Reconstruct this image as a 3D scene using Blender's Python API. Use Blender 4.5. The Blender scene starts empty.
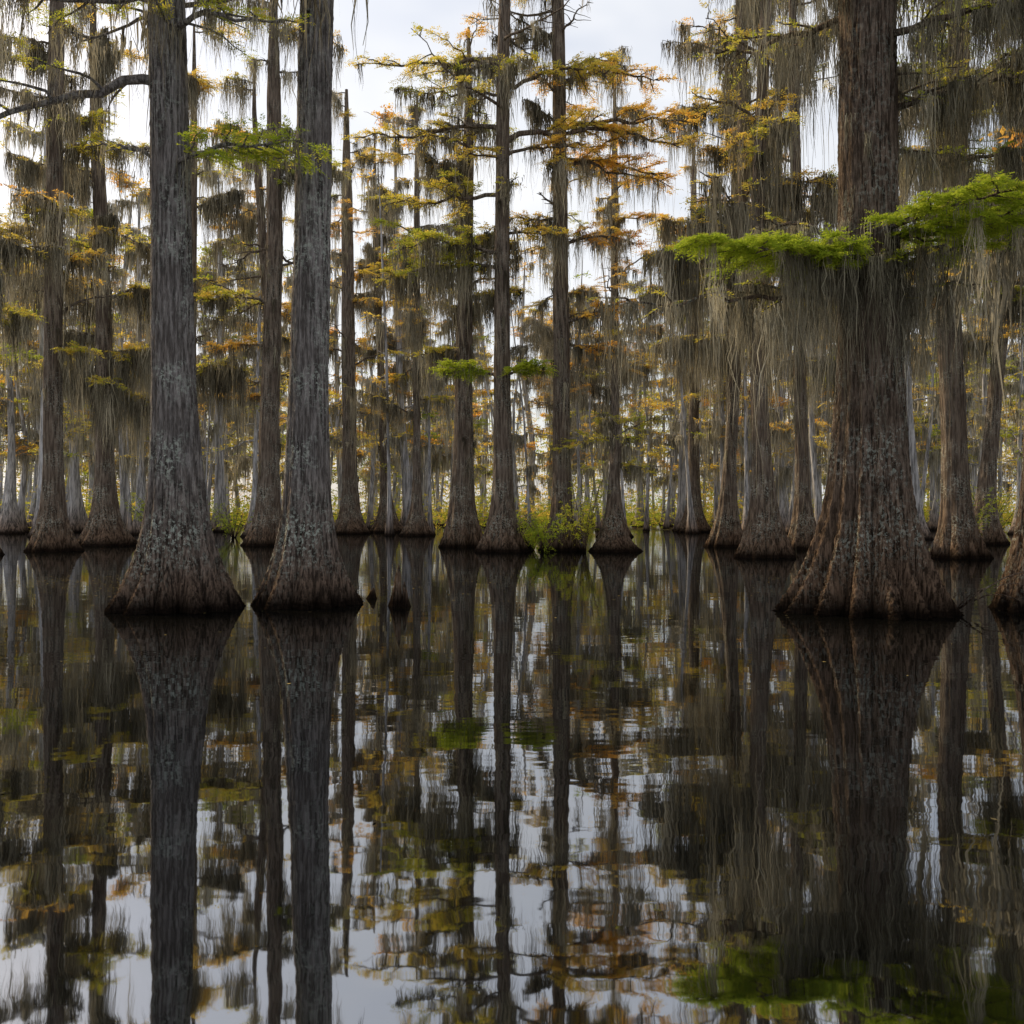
import bpy, math, numpy as np
from mathutils import Vector
R=np.random.RandomState
scene=bpy.context.scene
scene.view_settings.view_transform='Standard'; scene.view_settings.look='None'; scene.view_settings.exposure=0

# ---------------------------------------------------------------- materials
def newmat(n):
    m=bpy.data.materials.new(n); m.use_nodes=True; m.node_tree.nodes.clear(); return m,m.node_tree.nodes,m.node_tree.links
def ramp(N,L,src,stops):
    r=N.new('ShaderNodeValToRGB'); e=r.color_ramp.elements
    while len(e)<len(stops): e.new(0.5)
    for i,(p,c) in enumerate(stops):
        e[i].position=p; e[i].color=(c,c,c,1) if isinstance(c,(int,float)) else (*c,1)
    L.new(src,r.inputs[0]); return r.outputs[0]
def mixc(N,L,f,a,b,bt='MIX'):
    m=N.new('ShaderNodeMix'); m.data_type='RGBA'; m.blend_type=bt
    for s,v in ((0,f),(6,a),(7,b)):
        if hasattr(v,'is_output'): L.new(v,m.inputs[s])
        else: m.inputs[s].default_value=v if s==0 else (*v,1)
    return m.outputs[2]
def noise(N,L,vec,scale,detail=4,rough=.55):
    n=N.new('ShaderNodeTexNoise'); n.inputs['Scale'].default_value=scale; n.inputs['Detail'].default_value=detail
    n.inputs['Roughness'].default_value=rough
    L.new(vec,n.inputs['Vector']); return n.outputs[0]
def mapping(N,L,vec,sc):
    m=N.new('ShaderNodeMapping'); m.inputs['Scale'].default_value=sc; L.new(vec,m.inputs[0]); return m.outputs[0]
def math_(N,L,op,a,b,c=None):
    n=N.new('ShaderNodeMath');n.operation=op
    for i,v in enumerate((a,b,c)):
        if v is None: continue
        if hasattr(v,'is_output'): L.new(v,n.inputs[i])
        else: n.inputs[i].default_value=v
    return n.outputs[0]

def bark_mat(name,dark,light,warm,lich,fine=1.0,bump=.05,simple=False):
    m,N,L=newmat(name)
    tc=N.new('ShaderNodeTexCoord').outputs['Object']
    v=mapping(N,L,tc,(1,1,.085))
    n1=noise(N,L,v,22*fine,3 if simple else 4,.7)
    h=ramp(N,L,n1,[(.41,0),(.60,1)])
    col=mixc(N,L,h,dark,light)
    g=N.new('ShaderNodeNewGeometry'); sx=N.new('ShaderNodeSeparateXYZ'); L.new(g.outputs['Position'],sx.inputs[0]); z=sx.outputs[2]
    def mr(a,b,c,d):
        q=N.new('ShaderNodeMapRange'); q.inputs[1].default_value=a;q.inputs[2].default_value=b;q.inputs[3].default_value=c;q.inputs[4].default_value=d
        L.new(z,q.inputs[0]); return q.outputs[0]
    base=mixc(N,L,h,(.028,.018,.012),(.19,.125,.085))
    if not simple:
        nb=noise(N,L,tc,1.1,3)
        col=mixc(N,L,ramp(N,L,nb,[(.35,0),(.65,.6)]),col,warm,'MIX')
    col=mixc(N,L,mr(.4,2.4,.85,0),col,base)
    if not simple:
        l1=noise(N,L,tc,15,4,.75)
        a=ramp(N,L,l1,[(.52,0),(.57,1)]); b=ramp(N,L,nb,[(.40,1),(.56,0)])
        f=math_(N,L,'MULTIPLY',math_(N,L,'MULTIPLY',a,b),math_(N,L,'MULTIPLY',mr(.3,1.2,.1,lich),mr(3.5,9,1,.4)))
        col=mixc(N,L,f,col,(.48,.53,.47))
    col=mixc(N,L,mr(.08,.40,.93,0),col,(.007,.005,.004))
    p=N.new('ShaderNodeBsdfDiffuse');L.new(col,p.inputs['Color'])
    if not simple:
        bp=N.new('ShaderNodeBump');bp.inputs['Strength'].default_value=1.;bp.inputs['Distance'].default_value=bump;L.new(n1,bp.inputs['Height'])
        L.new(bp.outputs[0],p.inputs['Normal'])
    o=N.new('ShaderNodeOutputMaterial');L.new(p.outputs[0],o.inputs[0]); return m
BARK=bark_mat('cypress_bark',(.032,.028,.026),(.36,.335,.325),(.18,.16,.15),.9,1,.12)
BARK2=bark_mat('cypress_bark_brown',(.022,.016,.012),(.25,.19,.15),(.10,.075,.058),.5,1,.12)
BARKM=bark_mat('cypress_bark_mid',(.033,.025,.02),(.26,.215,.175),(.14,.11,.09),.5,.6,.12)
BARK_HAZE=bark_mat('cypress_bark_far_haze_tint',(.17,.17,.175),(.50,.50,.52),(.22,.19,.17),.4,.4,.05,True)  # pale, slightly blue: distance haze mixed into the far bark colour

def thin_mat(name,attrramp,tr,rnd=0):
    m,N,L=newmat(name)
    at=N.new('ShaderNodeAttribute');at.attribute_name='tint';f=at.outputs['Fac']
    if rnd:
        oi=N.new('ShaderNodeObjectInfo');f=math_(N,L,'MULTIPLY_ADD',oi.outputs['Random'],rnd,f);f=math_(N,L,'SUBTRACT',f,rnd/2)
    c=ramp(N,L,f,attrramp)
    d=N.new('ShaderNodeBsdfDiffuse');L.new(c,d.inputs[0]);out=d.outputs[0]
    if tr:
        t=N.new('ShaderNodeBsdfTranslucent');L.new(c,t.inputs[0])
        x=N.new('ShaderNodeMixShader');x.inputs[0].default_value=tr;L.new(out,x.inputs[1]);L.new(t.outputs[0],x.inputs[2]);out=x.outputs[0]
    o=N.new('ShaderNodeOutputMaterial');L.new(out,o.inputs[0]);return m
LEAF=thin_mat('cypress_leaf',[(0,(.31,.40,.035)),(.25,(.44,.46,.055)),(.5,(.70,.55,.10)),(.75,(.80,.52,.10)),(1,(.74,.38,.08))],.52,.3)
MOSS=thin_mat('spanish_moss_fibre',[(0,(.06,.053,.038)),(.5,(.23,.21,.155)),(1,(.50,.46,.35))],.3)
MOSS_HAZE=thin_mat('spanish_moss_fibre_haze_tint',[(0,(.14,.13,.10)),(.5,(.33,.31,.25)),(1,(.54,.51,.41))],.3)  # paler than the near moss, aerial haze painted into its colour

# ---------------------------------------------------------------- mesh helpers
class Acc:
    def __init__(s): s.v=[];s.f=[];s.t=[];s.n=0
    def add(s,v,f,t):
        v=np.asarray(v,float).reshape(-1,3); s.v.append(v); s.f.append(np.asarray(f,int)+s.n)
        s.t.append(np.broadcast_to(np.asarray(t,float),(len(v),)).copy()); s.n+=len(v)
    def mesh(s,name,mat,smooth=False): return mesh_multi(name,[(s,mat,smooth)])
def mesh_multi(name,parts):
    me=bpy.data.meshes.new(name);V=[];F=[];T=[];MI=[];SM=[];o=0
    for k,(s,mat,sm) in enumerate(parts):
        me.materials.append(mat)
        if not s.n: continue
        f=np.concatenate(s.f).reshape(-1,4)+o
        V.append(np.concatenate(s.v));F.append(f);T.append(np.concatenate(s.t));MI.append(np.full(len(f),k,np.int32));SM.append(np.full(len(f),sm));o+=s.n
    v=np.concatenate(V);f=np.concatenate(F);t=np.concatenate(T)
    me.vertices.add(len(v));me.vertices.foreach_set('co',v.astype(np.float32).ravel())
    me.loops.add(f.size);me.loops.foreach_set('vertex_index',f.astype(np.int32).ravel())
    me.polygons.add(len(f));me.polygons.foreach_set('loop_start',(np.arange(len(f))*4).astype(np.int32))
    me.polygons.foreach_set('use_smooth',np.concatenate(SM));me.polygons.foreach_set('material_index',np.concatenate(MI))
    me.update(calc_edges=True)
    a=me.attributes.new('tint','FLOAT','POINT');a.data.foreach_set('value',t.astype(np.float32))
    return me
def grid_faces(nr,ns,wrap=True):
    i=np.arange(nr-1)[:,None];j=np.arange(ns if wrap else ns-1)[None,:];j2=(j+1)%ns
    return np.stack([i*ns+j,i*ns+j2,(i+1)*ns+j2,(i+1)*ns+j],-1).reshape(-1,4)
def tube(acc,P,r,ns=6):
    P=np.asarray(P,float);T=np.gradient(P,axis=0);T/=np.linalg.norm(T,axis=1)[:,None]+1e-9
    up=np.array([0,0,1.]) if abs(T[:,2]).mean()<.8 else np.array([1.,0,0])
    A=np.cross(T,up);A/=np.linalg.norm(A,axis=1)[:,None]+1e-9;B=np.cross(T,A)
    th=np.linspace(0,2*math.pi,ns,endpoint=False);r=np.asarray(r)[:,None,None]
    V=P[:,None,:]+r*(A[:,None,:]*np.cos(th)[None,:,None]+B[:,None,:]*np.sin(th)[None,:,None])
    acc.add(V,grid_faces(len(P),ns),.5)
def strips(acc,rs,P,Ln,w,tint,K=5,amp=.05):
    N=len(P)
    if N==0:return
    t=np.linspace(0,1,K+1)
    off=np.cumsum(rs.normal(0,amp/np.sqrt(K),(N,K+1,2)),axis=1);off[:,0]=0
    C=np.repeat(P[:,None,:],K+1,1).copy()
    C[:,:,:2]+=off*np.minimum(Ln,2)[:,None,None];C[:,:,2]-=t[None,:]*Ln[:,None]
    yaw=rs.uniform(0,math.pi,(N,1))+np.linspace(0,1.5,K+1)[None,:]
    wd=(w[:,None]*(1-.85*t**1.5)[None,:]*rs.uniform(.3,1.4,(N,K+1)))*.5
    S=np.stack([np.cos(yaw)*wd,np.sin(yaw)*wd,0*wd],-1)
    V=np.stack([C-S,C+S],2).reshape(-1,3)
    i=np.arange(N)[:,None]*(K+1)*2+np.arange(K)[None,:]*2
    F=np.stack([i,i+1,i+3,i+2],-1).reshape(-1,4)
    acc.add(V,F,np.repeat(tint,(K+1)*2))
def mossclumps(acc,rs,P,ml,n,w,spread=.09,base=.5,K=5):
    P=np.asarray(P).reshape(-1,3);M=len(P)
    if M==0:return
    L=ml*np.clip(np.exp(rs.normal(-.2,.6,M)),.15,2.6)
    O=rs.normal(0,1,(M,n,3))*spread*rs.uniform(.45,1.5,(M,1,1))*np.sqrt(np.clip(L/ml,.4,2))[:,None,None]
    rad=np.linalg.norm(O[:,:,:2],axis=2)/spread
    O[:,:,2]*=.4
    Ls=L[:,None]*np.exp(-.5*rad)*rs.uniform(.3,1.2,(M,n))
    tt=np.clip(base+rs.normal(0,.24,(M,1))+rs.normal(0,.14,(M,n)),0,1)
    strips(acc,rs,(P[:,None,:]+O).reshape(-1,3),Ls.ravel(),w*rs.uniform(.5,1.5,M*n),tt.ravel(),K=K,amp=.075)
def fronds(acc,rs,P,D,L,tint,n,ll,lw,tilt=.35):
    N=len(P)
    if N==0:return
    D=D/(np.linalg.norm(D,axis=1)[:,None]+1e-9);S=np.cross(D,[0,0,1.]);S/=np.linalg.norm(S,axis=1)[:,None]+1e-9
    S=S+np.array([0,0,1.])*rs.normal(0,tilt*.6,(N,1))
    t=np.linspace(.08,1,n)[None,:,None]
    B=P[:,None,:]+D[:,None,:]*L[:,None,None]*t
    B=B+np.array([0,0,-1.])*(.22*L[:,None,None]*t**2)
    s=np.where(np.arange(n)%2==0,1,-1)[None,:,None]
    B=B+rs.normal(0,.006,B.shape)
    d=D[:,None,:]*.55+S[:,None,:]*s*.9+rs.normal(0,.22,(N,n,3));d/=np.linalg.norm(d,axis=2)[:,:,None]
    le=ll*(.35+.65*np.sin(math.pi*np.clip(t*.85+.15,0,1)))*rs.uniform(.7,1.3,(N,n,1))
    w=np.cross(d,[0,0,1.]);w/=np.linalg.norm(w,axis=2)[:,:,None]+1e-9
    w=w+np.array([0,0,1.])*rs.normal(0,tilt*1.6,(N,n,1))
    mid=B+d*le*.5;tip=B+d*le
    V=np.stack([B,mid+w*lw*.5,tip,mid-w*lw*.5],2).reshape(-1,3)
    F=np.arange(N*n*4).reshape(-1,4)
    T=np.clip(tint[:,None]+rs.normal(0,.05,(N,n)),0,1)
    acc.add(V,F,np.repeat(T.ravel(),4))

class Tree:
    """metres; x,y at water level; path = [(z,dx,dy)...]"""
    def __init__(s,x,y,rb,r0,r1,H,hb=1.2,path=((0,0,0),(30,0,0)),seed=0,nfl=11,fl=.24,seg=64,rings=70):
        s.x,s.y,s.H=x,y,H;s.rs=R(seed);s.w=Acc();s.l=Acc();s.m=Acc();s.r0,s.r1,s.rb,s.hb=r0,r1,rb,hb
        p=np.array(path,float);s.p=p
        rs=s.rs
        z=np.concatenate([[-.5],np.linspace(0,1,rings)**1.7*H]);
        th=np.linspace(0,2*math.pi,seg,endpoint=False)
        wob=sum(rs.uniform(-.22,.22)*np.sin(k*th+rs.uniform(0,6.28)) for k in (1,2,3))
        Zg,Tg=np.meshgrid(z,th,indexing='ij')
        ph=rs.uniform(0,6.28)
        a=(nfl/2.)*Tg+ph+wob*2.2+ .12*np.sin(Zg*1.3+Tg*2)
        lob=np.abs(np.cos(a))**.6
        a2=(nfl*1.0)*Tg+ph*2+wob*3+.1*np.sin(Zg*2.1)
        lob2=np.abs(np.cos(a2))**.7
        base=s.rad(Zg)
        amp=fl*np.exp(-np.maximum(Zg,0)/(hb*1.25))+.03
        e=np.exp(-np.maximum(Zg,0)/hb)
        big=1+.08*e*np.sin(3*Tg+rs.uniform(0,6))+.05*e*np.sin(5*Tg+rs.uniform(0,6))
        rr=base*(big+amp*(lob-.80)*1.3+amp*.4*(lob2-.74))
        rr*=1+.02*np.sin(Zg*1.1+rs.uniform(0,6)+Tg)+.015*np.sin(Zg*2.7+2*Tg)
        rr+=rs.normal(0,.007,rr.shape)*(base/.5)
        c=s.cen(z)
        V=np.stack([c[:,0][:,None]+rr*np.cos(Tg),c[:,1][:,None]+rr*np.sin(Tg),Zg],-1)
        s.w.add(V,grid_faces(len(z),seg),.5)
    def rad(s,z):
        zz=np.maximum(z,0);return s.r0+(s.r1-s.r0)*np.clip(zz/s.H,0,1)+(s.rb-s.r0)*np.exp(-zz/s.hb)*(1-np.minimum(zz/s.H,1))-np.clip((zz/s.H-.75)*4,0,1)*s.r1*.7
    def cen(s,z):
        z=np.atleast_1d(z);return np.stack([np.interp(z,s.p[:,0],s.p[:,1]),np.interp(z,s.p[:,0],s.p[:,2]),z],-1)
    def limb(s,z,az,length,rise=.1,r=.06,tint=.4,leaf=1.,moss=1.,ml=1.,nsub=10,n=18,ll=.05,lw=.012,fl=.3,mn=22,mw=.012,sag=.25,mb=.5,fw=1.0,start=.15,msp=.09,sp=.11,wig=1.,mk=5):
        rs=s.rs;a=math.radians(az);D=np.array([math.cos(a),math.sin(a),0]);S=np.array([-D[1],D[0],0])
        K=12;t=np.linspace(0,1,K)
        P=s.cen(z)[0]+D*(t*length)[:,None]+np.array([0,0,1.])*(length*(rise*t+sag*(t-t*t)))[:,None]
        wk=np.cumsum(rs.normal(0,.026*length*wig,(K,3)),axis=0);wk[0]=0;P=P+wk*np.array([1,1,.9])
        tube(s.w,P,r*(1-.85*t)+.004,6 if mk>3 else 4)
        LP=[];LD=[];MP=[]
        side=1
        for q in rs.uniform(.05,1,rs.poisson(length*2.*moss)):
            MP.append([np.interp(q,t,P[:,k]) for k in range(3)])
        for i in range(nsub):
            q=start+(1-start)*(i+rs.uniform(0,.8))/nsub;q=min(q,1);side=-side
            o=np.array([np.interp(q,t,P[:,k]) for k in range(3)])
            sl=length*rs.uniform(.22,.42)*(1.15-.7*q)*fw
            d=D*rs.uniform(.4,.9)+S*side*rs.uniform(.5,1)+np.array([0,0,rs.uniform(-.25,.4)*wig]);d/=np.linalg.norm(d)
            u=np.linspace(0,1,6);Q=o+d*(u*sl)[:,None]+np.array([0,0,-1.])*(.12*sl*u**2)[:,None]
            wk=np.cumsum(rs.normal(0,.03*sl,(6,3)),axis=0);wk[0]=0;Q=Q+wk
            if mk>3 or i%2: tube(s.w,Q,(r*.36)*(1-.8*u)+.004,4 if mk>3 else 3)
            nf=int(max(1,leaf*sl/sp))if leaf>0.05 else 0
            for k in range(nf):
                uu=rs.uniform(.1,1);pp=np.array([np.interp(uu,u,Q[:,c]) for c in range(3)])
                sd=1 if rs.rand()<.5 else -1;pr=np.cross(d,[0,0,1.])*sd
                LP.append(pp);LD.append(d*rs.uniform(.3,1)+pr*rs.uniform(.2,1)+np.array([0,0,rs.uniform(-.25,.3)]))
            for k in range(rs.poisson(moss*sl*1.2)):
                uu=rs.uniform(0,1);MP.append([np.interp(uu,u,Q[:,c]) for c in range(3)])
        if LP:
            LP=np.array(LP);LD=np.array(LD);c=len(LP)
            fronds(s.l,rs,LP,LD,fl*rs.uniform(.6,1.3,c),np.clip(tint+rs.normal(0,.09,c),0,1),n,ll,lw)
        if MP: mossclumps(s.m,rs,MP,ml,mn,mw,spread=msp,base=mb,K=mk)
    def trunk_moss(s,z0,z1,num,ml=1.,mn=20,mw=.012,mb=.45,azr=(0,360)):
        rs=s.rs;z=rs.uniform(z0,z1,num);a=np.radians(rs.uniform(*azr,num));c=s.cen(z);r=s.rad(z)+.04
        c[:,0]+=r*np.cos(a);c[:,1]+=r*np.sin(a);mossclumps(s.m,rs,c,ml,mn,mw,spread=.07,base=mb)
    def build(s,name='bald_cypress_tree',mat=None):
        e=bpy.data.objects.new(name,None);e.location=(s.x,s.y,0);scene.collection.objects.link(e)
        for a,nm,mt,sm in ((s.w,'trunk_and_limbs',mat or BARKM,True),(s.l,'foliage',LEAF,False),(s.m,'spanish_moss',MOSS,False)):
            if a.n:
                o=bpy.data.objects.new(nm,a.mesh(nm,mt,sm));scene.collection.objects.link(o);o.parent=e
        return e

MID=dict(n=12,ll=.14,lw=.038,fl=.5,mn=24,mw=.033,msp=.13,sp=.10)
def crown(T,zlo,zhi,num,Lm,tint,leaf=1.,moss=1.,ml=1.2,kw=MID,rise=(-.2,.45),mb=.5,r=.075):
    for i in range(num):
        z=zlo+(zhi-zlo)*(i+T.rs.uniform(-.8,1.8))/num;z=min(max(z,zlo),zhi-.3);f=1-.5*(z-zlo)/(zhi-zlo+.01)
        k=dict(kw);Lb=Lm*f*T.rs.uniform(.3,1.3)
        T.limb(z,T.rs.uniform(0,360),Lb,T.rs.uniform(*rise),r*f,float(np.clip(tint+T.rs.normal(0,.16),0,1)),leaf*T.rs.choice([0,.5,1.2,1.7]),moss*T.rs.choice([.1,.6,1.6]),ml,nsub=8,mb=mb,sag=T.rs.uniform(-.3,.4),**k)

# ---------------------------------------------------------------- hero trees
NEAR=dict(n=22,ll=.065,lw=.015,fl=.3,mn=34,mw=.011,sp=.09,msp=.075)
A=Tree(-5.52,16.5,1.0,.36,.20,24,1.15,[(0,0,0),(1.5,-.04,0),(3.5,-.08,0),(6,-.12,0),(10,-.2,0),(24,-.5,.4)],11,13,.30,260,260)
A.limb(8.7,182,3.9,-.50,.085,.35,.5,.4,.7,sag=.42,nsub=9,wig=.7,**NEAR)
A.limb(7.5,140,1.6,.45,.04,.35,.3,1.2,.7,nsub=6,**NEAR)
A.limb(7.3,165,1.3,.5,.035,.35,.2,.5,.7,nsub=5,wig=1.5,**NEAR)
A.limb(7.2,-14,2.4,.03,.04,.2,3.,.5,.7,nsub=14,**NEAR)
A.limb(7.5,10,1.9,.03,.03,.3,3.,.3,.7,nsub=10,**NEAR)
A.limb(9.6,-30,2.6,-.05,.06,.4,2,1,.9,**NEAR);A.limb(9.9,200,3.5,.05,.07,.35,2.,1.5,1.1,**NEAR)
crown(A,10.5,23,18,3.6,.38,1.3,1.3,1.4)
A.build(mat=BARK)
B=Tree(-3.58,17.2,.88,.35,.19,24,.95,[(0,0,0),(3,.06,0),(10,.2,0),(24,.6,.3)],12,12,.28,260,260)
crown(B,11.2,23,15,3.2,.38,1.2,1.3,1.4)
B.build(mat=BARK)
C=Tree(5.76,16.1,1.22,.50,.32,26,1.35,[(0,0,0),(5,.02,0),(10,-.02,0),(26,.1,.2)],13,16,.33,320,280)
C.limb(5.7,203,3.5,.0,.055,.03,7.,.5,1.7,nsub=26,fw=.8,start=.02,sag=.02,wig=.3,**NEAR)
C.limb(5.55,212,2.6,.0,.04,.06,7.,.5,1.7,nsub=18,fw=.8,start=.02,sag=.02,wig=.35,**NEAR)
C.limb(6.0,-30,4.2,.03,.06,.03,7.,.4,1.2,nsub=26,fw=.9,start=.02,sag=.02,wig=.35,**NEAR)
C.limb(6.1,-68,2.8,.0,.04,.06,7.,.3,1.0,nsub=16,sag=.03,wig=.3,**NEAR)
C.limb(6.3,12,3.4,.0,.04,.08,5.,.6,1.4,nsub=14,sag=.06,wig=.5,**NEAR)
C.limb(5.3,-20,1.6,.1,.04,.08,4.,1.5,1.6,nsub=9,**NEAR)
for az,l,z,mo in ((185,2.6,5.4,3.),(215,1.6,5.5,2.4),(-20,1.6,5.0,3),(-60,1.3,5.6,3.),(-100,.9,5.5,4),(160,2,6.0,3),(20,2,7.4,2),(195,3.6,4.9,1.8)):
    C.limb(z,az,l,-.02,.045,.3,.4,mo,1.9,nsub=7,mb=.5,**NEAR)
C.trunk_moss(4.2,6.3,26,1.7,22,.010,.5,(190,350))
C.trunk_moss(6.5,11,12,1.3,20,.010,.5,(170,370))
for az,l,z,mo in ((180,3.0,10.2,1.2),(205,2.2,10.8,1.4),(-10,3.4,9.2,3),(-35,3,10.0,3),(-70,2.4,10.9,1.8),(150,3,9.8,1),(30,3,8.8,2.4),(-15,2.6,8.0,2.4)):
    C.limb(z,az,l,.02,.06,.35,1.,mo,1.7,nsub=9,mb=.4,**NEAR)
crown(C,11.3,25,18,4,.3,1.3,1.4,1.7)
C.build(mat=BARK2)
Dt=Tree(8.72,16.3,.80,.30,.2,23,1.1,[(0,0,0),(10,.1,0),(23,.2,0)],14,10,.28,200,220)
for az,l,z,mo in ((180,1.6,9.6,3.5),(205,1.3,8.8,3.5),(-90,1.6,9.2,3.5),(170,1.6,7.5,3),(190,1,6.2,2.),(-150,1.2,10.2,3.5)):
    Dt.limb(z,az,l,.02,.05,.25,2,mo,1.8,nsub=7,mb=.4,**NEAR)
crown(Dt,11,22,13,3,.3,1.2,1.4,1.7)
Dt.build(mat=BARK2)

# ---------------------------------------------------------------- middle-distance trees
def mid(x,y,rb,r0,r1,H,hb,path,seed,limbs=(),cr=(10,12,3.2,.55,1.,1.,1.2),nfl=10,mat=None,tm=0):
    T=Tree(x,y,rb*.93,r0*.92,r1*.9,H+3,hb*.72,path,seed,nfl,.27,72,90)
    for (z,az,l,rise,tint,leaf,moss,ml) in limbs:
        T.limb(z,az,l,rise,.03+.014*l,tint,leaf*1.4,moss*.85,ml*1.15,nsub=11,**MID)
    zl,num,Lm,tint,leaf,moss,ml=cr
    if num:crown(T,zl,H+3,int(num*1.5),Lm*1.15,tint*.95,leaf*1.1,moss*1.2,ml*1.4)
    T.trunk_moss(4,16,max(tm,10),1.9,18,.028)
    return T.build(mat=mat)
S0=[(0,0,0),(30,0,0)]
mid(-.36,40.5,1.12,.42,.2,27,1.6,[(0,0,0),(10,-.05,0),(20,0,0),(27,.2,0)],21,[
 (7.0,190,2.8,.0,.12,4,.8,1.0),(7.0,-20,2.2,.03,.15,4,.5,1.0),(17.2,182,5.4,-.04,.55,1.2,.6,1.2),(16.6,5,6.4,.04,.6,1.6,.6,1.2),(14.5,175,4.2,-.1,.5,1.5,.5,1.4),
 (11.5,185,3.6,.02,.35,2.5,2,1.8),(12.2,200,4.4,-.05,.35,2.5,2,1.8),(19.5,175,5.2,.12,.55,1.3,.5,1.2),(19,0,4.5,.12,.55,1.4,.5,1.2),(13,-10,2.5,.0,.6,1.5,1,1.5)],
 (14.5,14,4.2,.55,1.1,.8,1.3))
mid(2.06,41.5,.95,.42,.24,27,1.4,[(0,0,0),(8,.0,0),(20,-.1,0),(27,-.2,0)],22,[
 (17.5,0,5.2,.02,.62,1.6,.8,1.3),(15.8,8,4.6,-.05,.68,1.8,1,1.4),(12.5,-5,3.6,0,.75,1.8,1,1.3),(13.8,170,2.6,0,.55,1,.8,1.2),(9.6,-10,3.6,.05,.72,1.5,1,1.5),(19.4,5,4.6,.1,.6,1.4,.6,1.2),(8.6,10,3.2,0,.75,1.5,1.5,1.6)],
 (14,14,4.,.62,1.2,.8,1.3))
mid(-2.3,46,1.1,.55,.2,21,2.0,[(0,0,0),(10,.1,0),(20,.3,0)],23,[
 (12.3,185,3.6,.0,.38,2.5,2.5,2.2),(13.4,170,3.0,.0,.4,2.5,2.5,2.2),(11.5,-20,2.4,0,.4,2,3,2.),(9.0,200,2,.0,.4,1.5,3,1.8),(13.8,0,2.4,.05,.4,2,2,1.8)],
 (10.5,11,3,.5,1.4,2.,1.8),tm=26)
Hs=Tree(4.1,40.5,1.02,.34,.12,5.2,.8,[(0,0,0),(3,.05,0),(5.2,.35,0)],24,8,.26,72,60)
for z,az,l,ri in ((4.8,10,1.6,.4),(4.6,190,2.2,-.2),(4.2,-60,1.5,.2),(3.5,0,1.2,-.2),(5.0,120,1.6,.5)):
    Hs.limb(z,az,l,ri,.04,.25,2.0,2,1.2,nsub=7,**MID)
Hs.build('broken_cypress_snag',BARKM)
mid(-18.9,41,1.1,.42,.3,26,1.6,[(0,0,0),(10,0,0),(26,.2,0)],31,[(16.5,10,3.5,.0,.3,1.5,1.5,1.5),(8.2,-20,2.2,0,.35,2,2,1.3),(13,170,2.5,0,.4,1.5,2,1.5)],(9,15,3.4,.42,1.2,1.5,1.6))
mid(-19.9,37,.9,.4,.3,24,1.4,[(0,0,0),(24,-.4,0)],32,[(9,0,2.,0,.4,1.5,3,1.8)],(8,12,3.2,.45,1.2,1.8,1.7))
mid(-19.6,48,1.5,.5,.25,25,1.6,[(0,0,0),(12,-.1,0),(25,-.6,0)],33,[(9.5,-10,3.,.0,.45,1.5,5,2.8),(8.4,190,3,.0,.4,1.5,5,2.8),(7.6,-60,2.4,0,.4,1,5,2.6),(12,0,3,0,.4,1,4,2.4),(7.2,0,2.2,0,.4,1,5,2.2)],(9,14,3.2,.45,1.2,2.2,2),tm=30)
mid(-16.9,52,1.,.34,.2,24,1.4,[(0,0,0),(24,.3,0)],34,[(9,0,2.6,.0,.4,1.5,5,2.4),(7.4,180,2.2,.0,.4,1.5,5,2.2)],(8,12,3.2,.5,1.2,2.2,1.9))
mid(-11.8,48,1.25,.55,.3,26,1.5,[(0,0,0),(6,.1,0),(14,.35,0),(26,.3,0)],35,[(9.5,180,2.6,.0,.75,1.8,1.2,1.4)],(11,13,3.6,.5,1.2,1.2,1.4))
mid(-14.0,56,1.1,.34,.2,24,1.6,[(0,0,0),(5,.7,0),(12,.3,0),(24,-.5,0)],36,[(8,180,2.,.0,.8,1.5,1.2,1.4)],(9,12,3.4,.6,1.3,1.6,1.6))
mid(-12.0,74,1.6,.62,.4,30,1.8,[(0,0,0),(28,-.3,0)],37,[(9,0,3.5,.0,.6,1.5,1,1.6),(17,0,3.5,.0,.5,1.5,1,1.6)],(12,15,4.4,.5,1.3,1.,1.5))
mid(-9.9,79,1.5,.4,.2,29,2.0,[(0,0,0),(25,-1.,0)],38,(),(9,14,3.6,.6,1.3,1.5,1.5))
mid(9.8,46,.9,.30,.2,26,1.7,[(0,0,0),(6,.4,0),(14,.9,0),(26,.8,0)],41,[(9.6,185,3.6,.0,.55,.8,3.5,2.4),(12,180,3.4,0,.7,1.5,3,2.4),(14.5,190,4,.0,.7,1.6,3,2.4),(15,0,3.5,.0,.65,1.6,3,2.2)],(11,14,4.,.65,1.3,2,2.))
mid(10.9,50,1.,.3,.18,25,1.7,[(0,0,0),(23,.4,0)],42,[(10,180,3.,.0,.7,.8,4,2.6),(13.5,180,3.4,0,.8,1.5,4,2.6)],(9,13,3.6,.72,1.3,2.2,2.1))
mid(9.05,35.5,1.1,.34,.16,24,2.,[(0,0,0),(6,-.25,0),(12,-.3,0),(22,.1,0)],43,[(9.6,170,3.4,.0,.4,.8,4,2.4),(8.6,0,2.6,.0,.4,.8,4,2.4),(10.5,200,4,.02,.5,1.,4,2.6),(13.,-20,2.6,0,.6,1.,4,2.2)],(11,12,3.4,.6,1.2,2.,2.),tm=12)
mid(12.6,43,.95,.32,.2,25,1.6,[(0,0,0),(24,-.5,0)],44,[(10,180,3,.0,.45,1,4,2.4),(8,0,3,.0,.45,1,4,2.4)],(10,13,3.6,.5,1.2,2.2,2.))
mid(14.6,80,1.5,.5,.3,29,2.,S0,45,(),(9,15,4.4,.7,1.3,2,2.))
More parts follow.
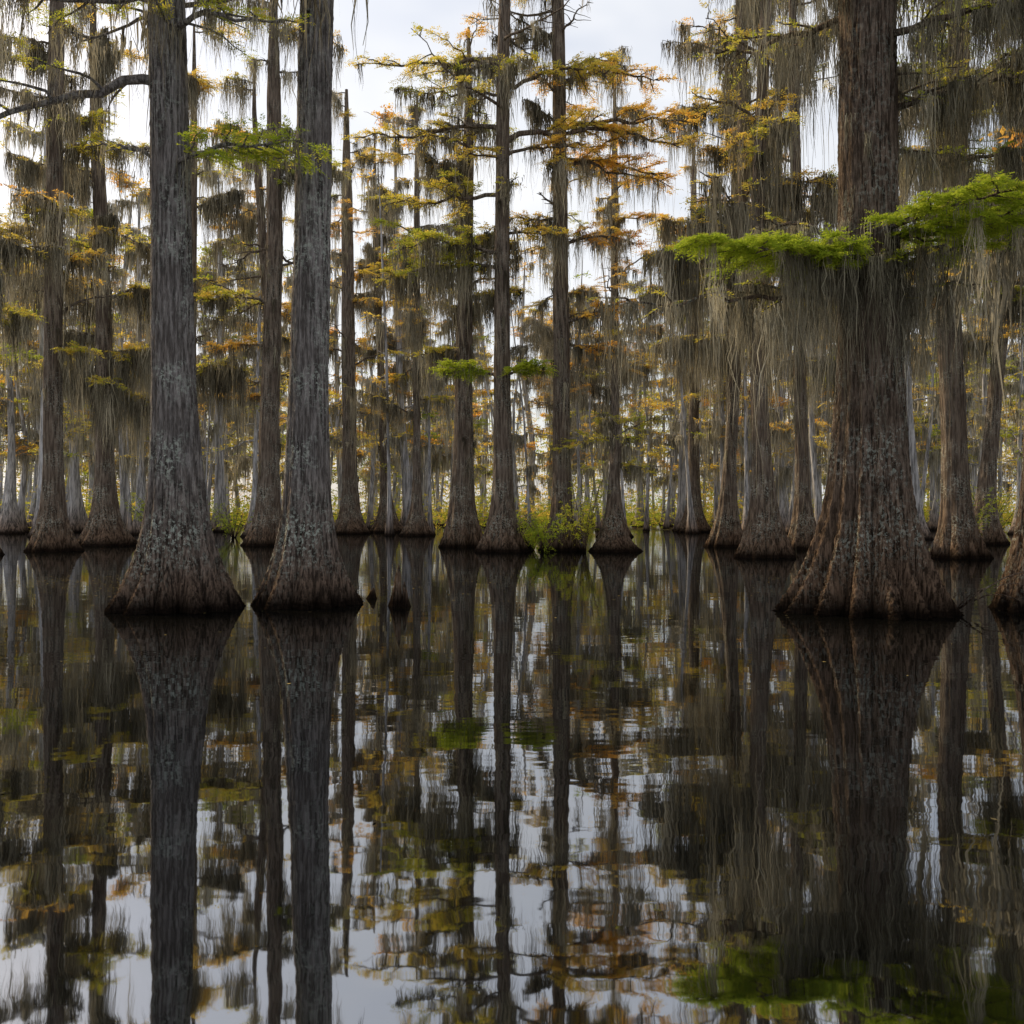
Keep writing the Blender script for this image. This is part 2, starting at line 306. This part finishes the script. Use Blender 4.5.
mid(15.7,35,1.05,.48,.34,26,1.5,[(0,0,0),(5,-.2,0),(9,-.35,0),(14,-.1,0),(26,.2,0)],46,[(14,180,2.4,0,.35,1,4,2.),(16.5,190,2.8,0,.35,1,4,2.),(10.5,-10,2.5,0,.3,2,3,2)],(12,12,3.2,.4,1.2,2,1.9))
mid(23.6,50,1.2,.42,.25,25,1.8,[(0,0,0),(8,.7,0),(16,1.6,0),(25,2.2,0)],47,(),(9,13,3.4,.5,1.2,2.2,1.9))
mid(17.8,33.5,1.1,.42,.3,24,1.5,S0,48,[(9,180,2,.0,.3,1.5,4,1.8),(12,180,2,.0,.3,1.5,4,1.8)],(9,11,3.2,.4,1.2,2.2,1.8))
mid(6.6,64,1.2,.34,.2,28,1.8,S0,49,[(11,180,3.5,.0,.8,2,1.5,1.5),(13,10,4,.0,.8,2,1.5,1.5)],(9,15,4.2,.8,1.6,1.2,1.6))
mid(3.6,70,1.2,.34,.2,29,1.8,S0,50,(),(8,15,4.4,.8,1.6,1.2,1.6))
mid(-6.5,68,1.2,.30,.2,27,1.8,S0,51,(),(8,14,4.,.6,1.4,1.4,1.8))

# ---------------------------------------------------------------- distant forest (instanced variants)
fe=bpy.data.objects.new('distant_cypress_forest',None);scene.collection.objects.link(fe)
FAR=dict(n=7,ll=.32,lw=.11,fl=.8,mn=8,mw=.09,msp=.19,sp=.17,mk=3)
vars_=[]
vr=R(5)
for i in range(9):
    H=vr.uniform(23,31);rb=vr.uniform(.7,1.3);r0=vr.uniform(.16,.40)
    T=Tree(0,0,rb,r0,.12,H,vr.uniform(1.0,1.5),[(0,0,0),(H*.3,vr.uniform(-.8,.8),0),(H*.6,vr.uniform(-1.2,1.2),0),(H,vr.uniform(-1.5,1.5),0)],100+i,9,.22,16,24)
    crown(T,vr.uniform(5,9),H,int(vr.uniform(19,25)),4.4,vr.uniform(.3,.75),vr.uniform(.8,1.3),vr.uniform(1.1,2.2),2.3,kw=FAR)
    vars_.append(mesh_multi('far_cypress',[(T.w,BARK_HAZE,True),(T.l,LEAF,False),(T.m,MOSS_HAZE,False)]))
slim=[]
for i in range(5):
    H=vr.uniform(14,24)
    T=Tree(0,0,vr.uniform(.3,.55),vr.uniform(.1,.18),.07,H,1.2,[(0,0,0),(H*.5,vr.uniform(-1.2,1.2),0),(H,vr.uniform(-2.4,2.4),0)],150+i,7,.2,8,12)
    crown(T,6,H,8,2.4,vr.uniform(.3,.7),.8,1.6,2.,kw=FAR,r=.04)
    slim.append(mesh_multi('slim_cypress',[(T.w,BARK_HAZE,True),(T.l,LEAF,False),(T.m,MOSS_HAZE,False)]))
def place(me,x,y,rot,sc):
    o=bpy.data.objects.new(me.name,me);o.location=(x,y,0);o.rotation_euler=(0,0,rot);o.scale=(sc,sc,sc*1.0);o.parent=fe
    scene.collection.objects.link(o)
fr=R(77);cnt=0;pts=[]
while cnt<350:
    y=58+105*fr.rand()**.9;x=fr.uniform(-.60*y-3,.62*y+4)
    if y<72 and -14<x<16 and fr.rand()<.7: continue
    if any((x-a)**2+(y-b)**2<4 for a,b in pts): continue
    pts.append((x,y));cnt+=1
    v=vars_[fr.randint(9)] if fr.rand()<.43 else slim[fr.randint(5)]
    place(v,x,y,fr.uniform(0,6.28),fr.uniform(.7,1.2))
cnt=0
while cnt<24:      # forest beside the open channel
    if fr.rand()<.4: y=fr.uniform(4,22);x=-(.57*y+6+fr.uniform(0,14))
    else: y=fr.uniform(14,60);x=(.57*y+3.5+fr.uniform(0,18))
    if any((x-a)**2+(y-b)**2<10 for a,b in pts): continue
    pts.append((x,y));cnt+=1;place(vars_[fr.randint(9)],x,y,fr.uniform(0,6.28),fr.uniform(.85,1.1))

# ---------------------------------------------------------------- undergrowth
def bushmass(name,centers,seed,nl,ls,tint=None):
    rs=R(seed);a=Acc()
    for (x,y,z,rx,rz,n,ti) in centers:
        P=np.stack([rs.normal(x,rx,n),rs.normal(y,rx*.7,n),np.abs(rs.normal(z,rz,n))+.05],-1)
        D=rs.normal(0,1,(n,3));D[:,2]=np.abs(D[:,2])*.6
        fronds(a,rs,P,D,ls*rs.uniform(.6,1.4,n),np.clip(rs.normal(ti+rs.normal(0,.08),.08,n),0,1),nl,ls*.3,ls*.11,.6)
    o=bpy.data.objects.new(name,a.mesh(name,LEAF));scene.collection.objects.link(o);return o
ur=R(9)
cs=[]
for i in range(380):
    y=ur.uniform(92,150);x=ur.uniform(-.62*y,.62*y);cs.append((x,y,ur.uniform(.3,2.6),ur.uniform(.9,2.2),ur.uniform(.4,1.3),50,ur.choice([.1,.25,.45])))
bushmass('undergrowth',cs,3,9,.7)
cs=[]
for i in range(760):
    y=ur.uniform(135,175);x=ur.uniform(-.62*y,.62*y);z=17*ur.rand()**1.3
    cs.append((x,y,z,ur.uniform(1.2,2.6),ur.uniform(.5,1.6),30,ur.choice([.2,.4,.55,.7])))
bushmass('distant_treeline_foliage',cs,4,8,1.4)
def shrub(x,y,w,h,seed,tint):
    T=Acc();rs=R(seed);L=Acc()
    for i in range(16):
        a=rs.uniform(0,6.28);l=rs.uniform(.6,1)*h;t=np.linspace(0,1,7)
        P=np.stack([np.cos(a)*w*t**1.3*rs.uniform(.4,1),np.sin(a)*w*t**1.3*rs.uniform(.4,1),l*t-.1],-1)+np.cumsum(rs.normal(0,.03,(7,3)),0)
        tube(T,P,.025*(1-.8*t)+.004,5)
        n=16;u=rs.uniform(.3,1,n);Q=np.stack([np.interp(u,t,P[:,k]) for k in range(3)],-1)+rs.normal(0,.12,(n,3))
        fronds(L,rs,Q,rs.normal(0,1,(n,3))*[1,1,.5],rs.uniform(.2,.4,n),np.clip(rs.normal(tint,.08,n),0,1),10,.09,.03,.6)
    e=bpy.data.objects.new('swamp_shrub',None);e.location=(x,y,0);scene.collection.objects.link(e)
    for a,nm,mt in((T,'stems',BARKM),(L,'foliage',LEAF)):
        o=bpy.data.objects.new(nm,a.mesh(nm,mt));o.parent=e;scene.collection.objects.link(o)
shrub(1.3,39.6,1.0,1.7,1,.05);shrub(2.9,40.2,1.5,3.2,2,.1);shrub(.8,42,1.2,1.6,3,.05)
shrub(-21.5,60,2.5,3.2,4,.05);shrub(-17.3,62,2.4,2.6,5,.05);shrub(21,46,1.6,3.4,6,.3);shrub(25,52,2,4,7,.3)

# ---------------------------------------------------------------- cypress knees, twigs, floating bits
def knee(x,y,h,r,seed,lean=.04):
    T=Tree(x,y,r,r*.75,r*.22,h,.15,[(0,0,0),(h,lean,0)],seed,5,.3,32,30);T.build('cypress_knee',BARK2)
knee(-1.98,17.0,.70,.13,1,.05);knee(-1.80,16.9,.42,.09,2,-.03);knee(-2.6,18.4,.2,.10,3)
tw=Acc();rs=R(4)
def twig(p,q,r,sagz=.1):
    t=np.linspace(0,1,9);P=np.array(p)*(1-t)[:,None]+np.array(q)*t[:,None];P[:,2]+=sagz*np.sin(math.pi*t);P+=np.cumsum(rs.normal(0,.012,(9,3)),0);tube(tw,P,r*(1-.7*t),5)
twig((7.0,15.8,.02),(8.4,16.0,.75),.02);twig((7.4,15.9,.2),(8.1,15.5,.1),.014,.15);twig((7.7,15.9,.4),(8.2,15.6,.35),.01,.12);twig((6.9,15.6,-.02),(7.9,16.4,.35),.012)
o=bpy.data.objects.new('fallen_branch',tw.mesh('fallen_branch',BARK));scene.collection.objects.link(o)
DEB=thin_mat('floating_debris',[(0,(.05,.04,.025)),(.6,(.14,.12,.06)),(1,(.35,.27,.10))],0)
fl=Acc();rs=R(8)
def leafquads(X,Y,s):
    a=rs.uniform(0,6.28,len(X));z=np.full(len(X),.006)
    c=np.stack([X,Y,z],-1);u=np.stack([np.cos(a),np.sin(a),0*a],-1)*s[:,None];v=np.stack([-np.sin(a),np.cos(a),0*a],-1)*(s*.45)[:,None]
    V=np.stack([c-u,c-v,c+u,c+v],1);fl.add(V.reshape(-1,3),np.arange(len(X)*4).reshape(-1,4),np.repeat(np.clip(rs.normal(.5,.3,len(X)),0,1),4))
k=2000;xx=rs.normal(-9.8,3.,k)
leafquads(xx,22+1.2*np.sin(xx*1.1)+rs.normal(0,1.8,k),rs.uniform(.015,.045,k))
leafquads(-3+rs.normal(0,3,1000),23+rs.normal(0,2.5,1000),rs.uniform(.015,.045,1000))
leafquads(7+rs.normal(0,3,500),22+rs.normal(0,2.5,500),rs.uniform(.015,.045,500))
leafquads(rs.uniform(-12,12,130),rs.uniform(5,20,130),rs.uniform(.01,.035,130))
leafquads(rs.normal(14,5,2500),rs.normal(92,5,2500),rs.uniform(.1,.3,2500))
o=bpy.data.objects.new('floating_leaves',fl.mesh('floating_leaves',DEB));scene.collection.objects.link(o)

# ---------------------------------------------------------------- water and ground
def sheet(name,z,x0,x1,y0,y1,mat,fn=None,n=60):
    X,Y=np.meshgrid(np.linspace(x0,x1,n),np.linspace(y0,y1,n));Z=np.full(X.shape,float(z)) if fn is None else fn(X,Y)
    a=Acc();a.add(np.stack([X,Y,Z],-1),grid_faces(n,n,False),.5);o=bpy.data.objects.new(name,a.mesh(name,mat,True));scene.collection.objects.link(o);return o
m,N,L=newmat('dark_swamp_water')
g=N.new('ShaderNodeNewGeometry').outputs['Position']
n1=noise(N,L,mapping(N,L,g,(.6,1.,1)),1.4,3,.5);n3=noise(N,L,g,.22,1)
s2=math_(N,L,'MULTIPLY',n1,ramp(N,L,n3,[(.35,.35),(.65,1)]))
bp=N.new('ShaderNodeBump');bp.inputs['Distance'].default_value=.0042;bp.inputs['Strength'].default_value=1;L.new(s2,bp.inputs['Height'])
gl=N.new('ShaderNodeBsdfGlossy');gl.inputs['Roughness'].default_value=.022;gl.inputs[0].default_value=(.92,.95,1,1);L.new(bp.outputs[0],gl.inputs['Normal'])
df=N.new('ShaderNodeBsdfDiffuse');df.inputs[0].default_value=(.003,.003,.0025,1)
fn_=N.new('ShaderNodeFresnel');fn_.inputs[0].default_value=1.33
mr=N.new('ShaderNodeMapRange');L.new(fn_.outputs[0],mr.inputs[0]);mr.inputs[3].default_value=.37;mr.inputs[4].default_value=.60
x=N.new('ShaderNodeMixShader');L.new(mr.outputs[0],x.inputs[0]);L.new(df.outputs[0],x.inputs[1]);L.new(gl.outputs[0],x.inputs[2])
o=N.new('ShaderNodeOutputMaterial');L.new(x.outputs[0],o.inputs[0]);WATER=m
sheet('swamp_water',0,-900,900,-300,1500,WATER,n=4)
m,N,L=newmat('forest_floor')
g=N.new('ShaderNodeNewGeometry').outputs['Position']
c=mixc(N,L,ramp(N,L,noise(N,L,g,.25,5),[(.4,0),(.6,1)]),(.05,.035,.02),(.06,.09,.02))
p=N.new('ShaderNodeBsdfDiffuse');L.new(c,p.inputs['Color'])
o=N.new('ShaderNodeOutputMaterial');L.new(p.outputs[0],o.inputs[0])
def gf(X,Y): return -1.2+np.clip((Y-90)/60,0,1)*1.6+.12*np.sin(X*.13)*np.cos(Y*.17)
sheet('ground',0,-1000,1000,-300,1600,m,gf,260)

# ---------------------------------------------------------------- sky & sun
el=math.radians(33);rot=math.radians(-52)
w=bpy.data.worlds.new('World');scene.world=w;w.use_nodes=True;N=w.node_tree.nodes;L=w.node_tree.links;N.clear()
sk=N.new('ShaderNodeTexSky');sk.sky_type='NISHITA';sk.sun_disc=False;sk.sun_elevation=el;sk.sun_rotation=rot;sk.dust_density=3;sk.air_density=1.0
tc=N.new('ShaderNodeTexCoord').outputs['Generated']
cl=ramp(N,L,noise(N,L,mapping(N,L,tc,(1,1,2.2)),2.2,4,.6),[(.32,.35),(.60,.95)])
col=mixc(N,L,cl,sk.outputs[0],(6.8,6.85,7.0))
b=N.new('ShaderNodeBackground');b.inputs[1].default_value=.15;L.new(col,b.inputs[0])
o=N.new('ShaderNodeOutputWorld');L.new(b.outputs[0],o.inputs[0])
sd=bpy.data.lights.new('sun','SUN');sd.energy=5;sd.angle=math.radians(.5);sd.color=(1,.78,.48)
so=bpy.data.objects.new('sun',sd);scene.collection.objects.link(so)
d=Vector((math.sin(rot)*math.cos(el),math.cos(rot)*math.cos(el),math.sin(el)))
so.rotation_euler=d.to_track_quat('Z','Y').to_euler();so.location=d*50

cd=bpy.data.cameras.new('camera');cd.lens=35;cd.sensor_width=36;cd.clip_end=4000
co=bpy.data.objects.new('camera',cd);co.location=(0,0,1.6);co.rotation_euler=(math.radians(90),0,0);scene.collection.objects.link(co);scene.camera=co
print('polys',sum(len(m.polygons) for m in bpy.data.meshes))
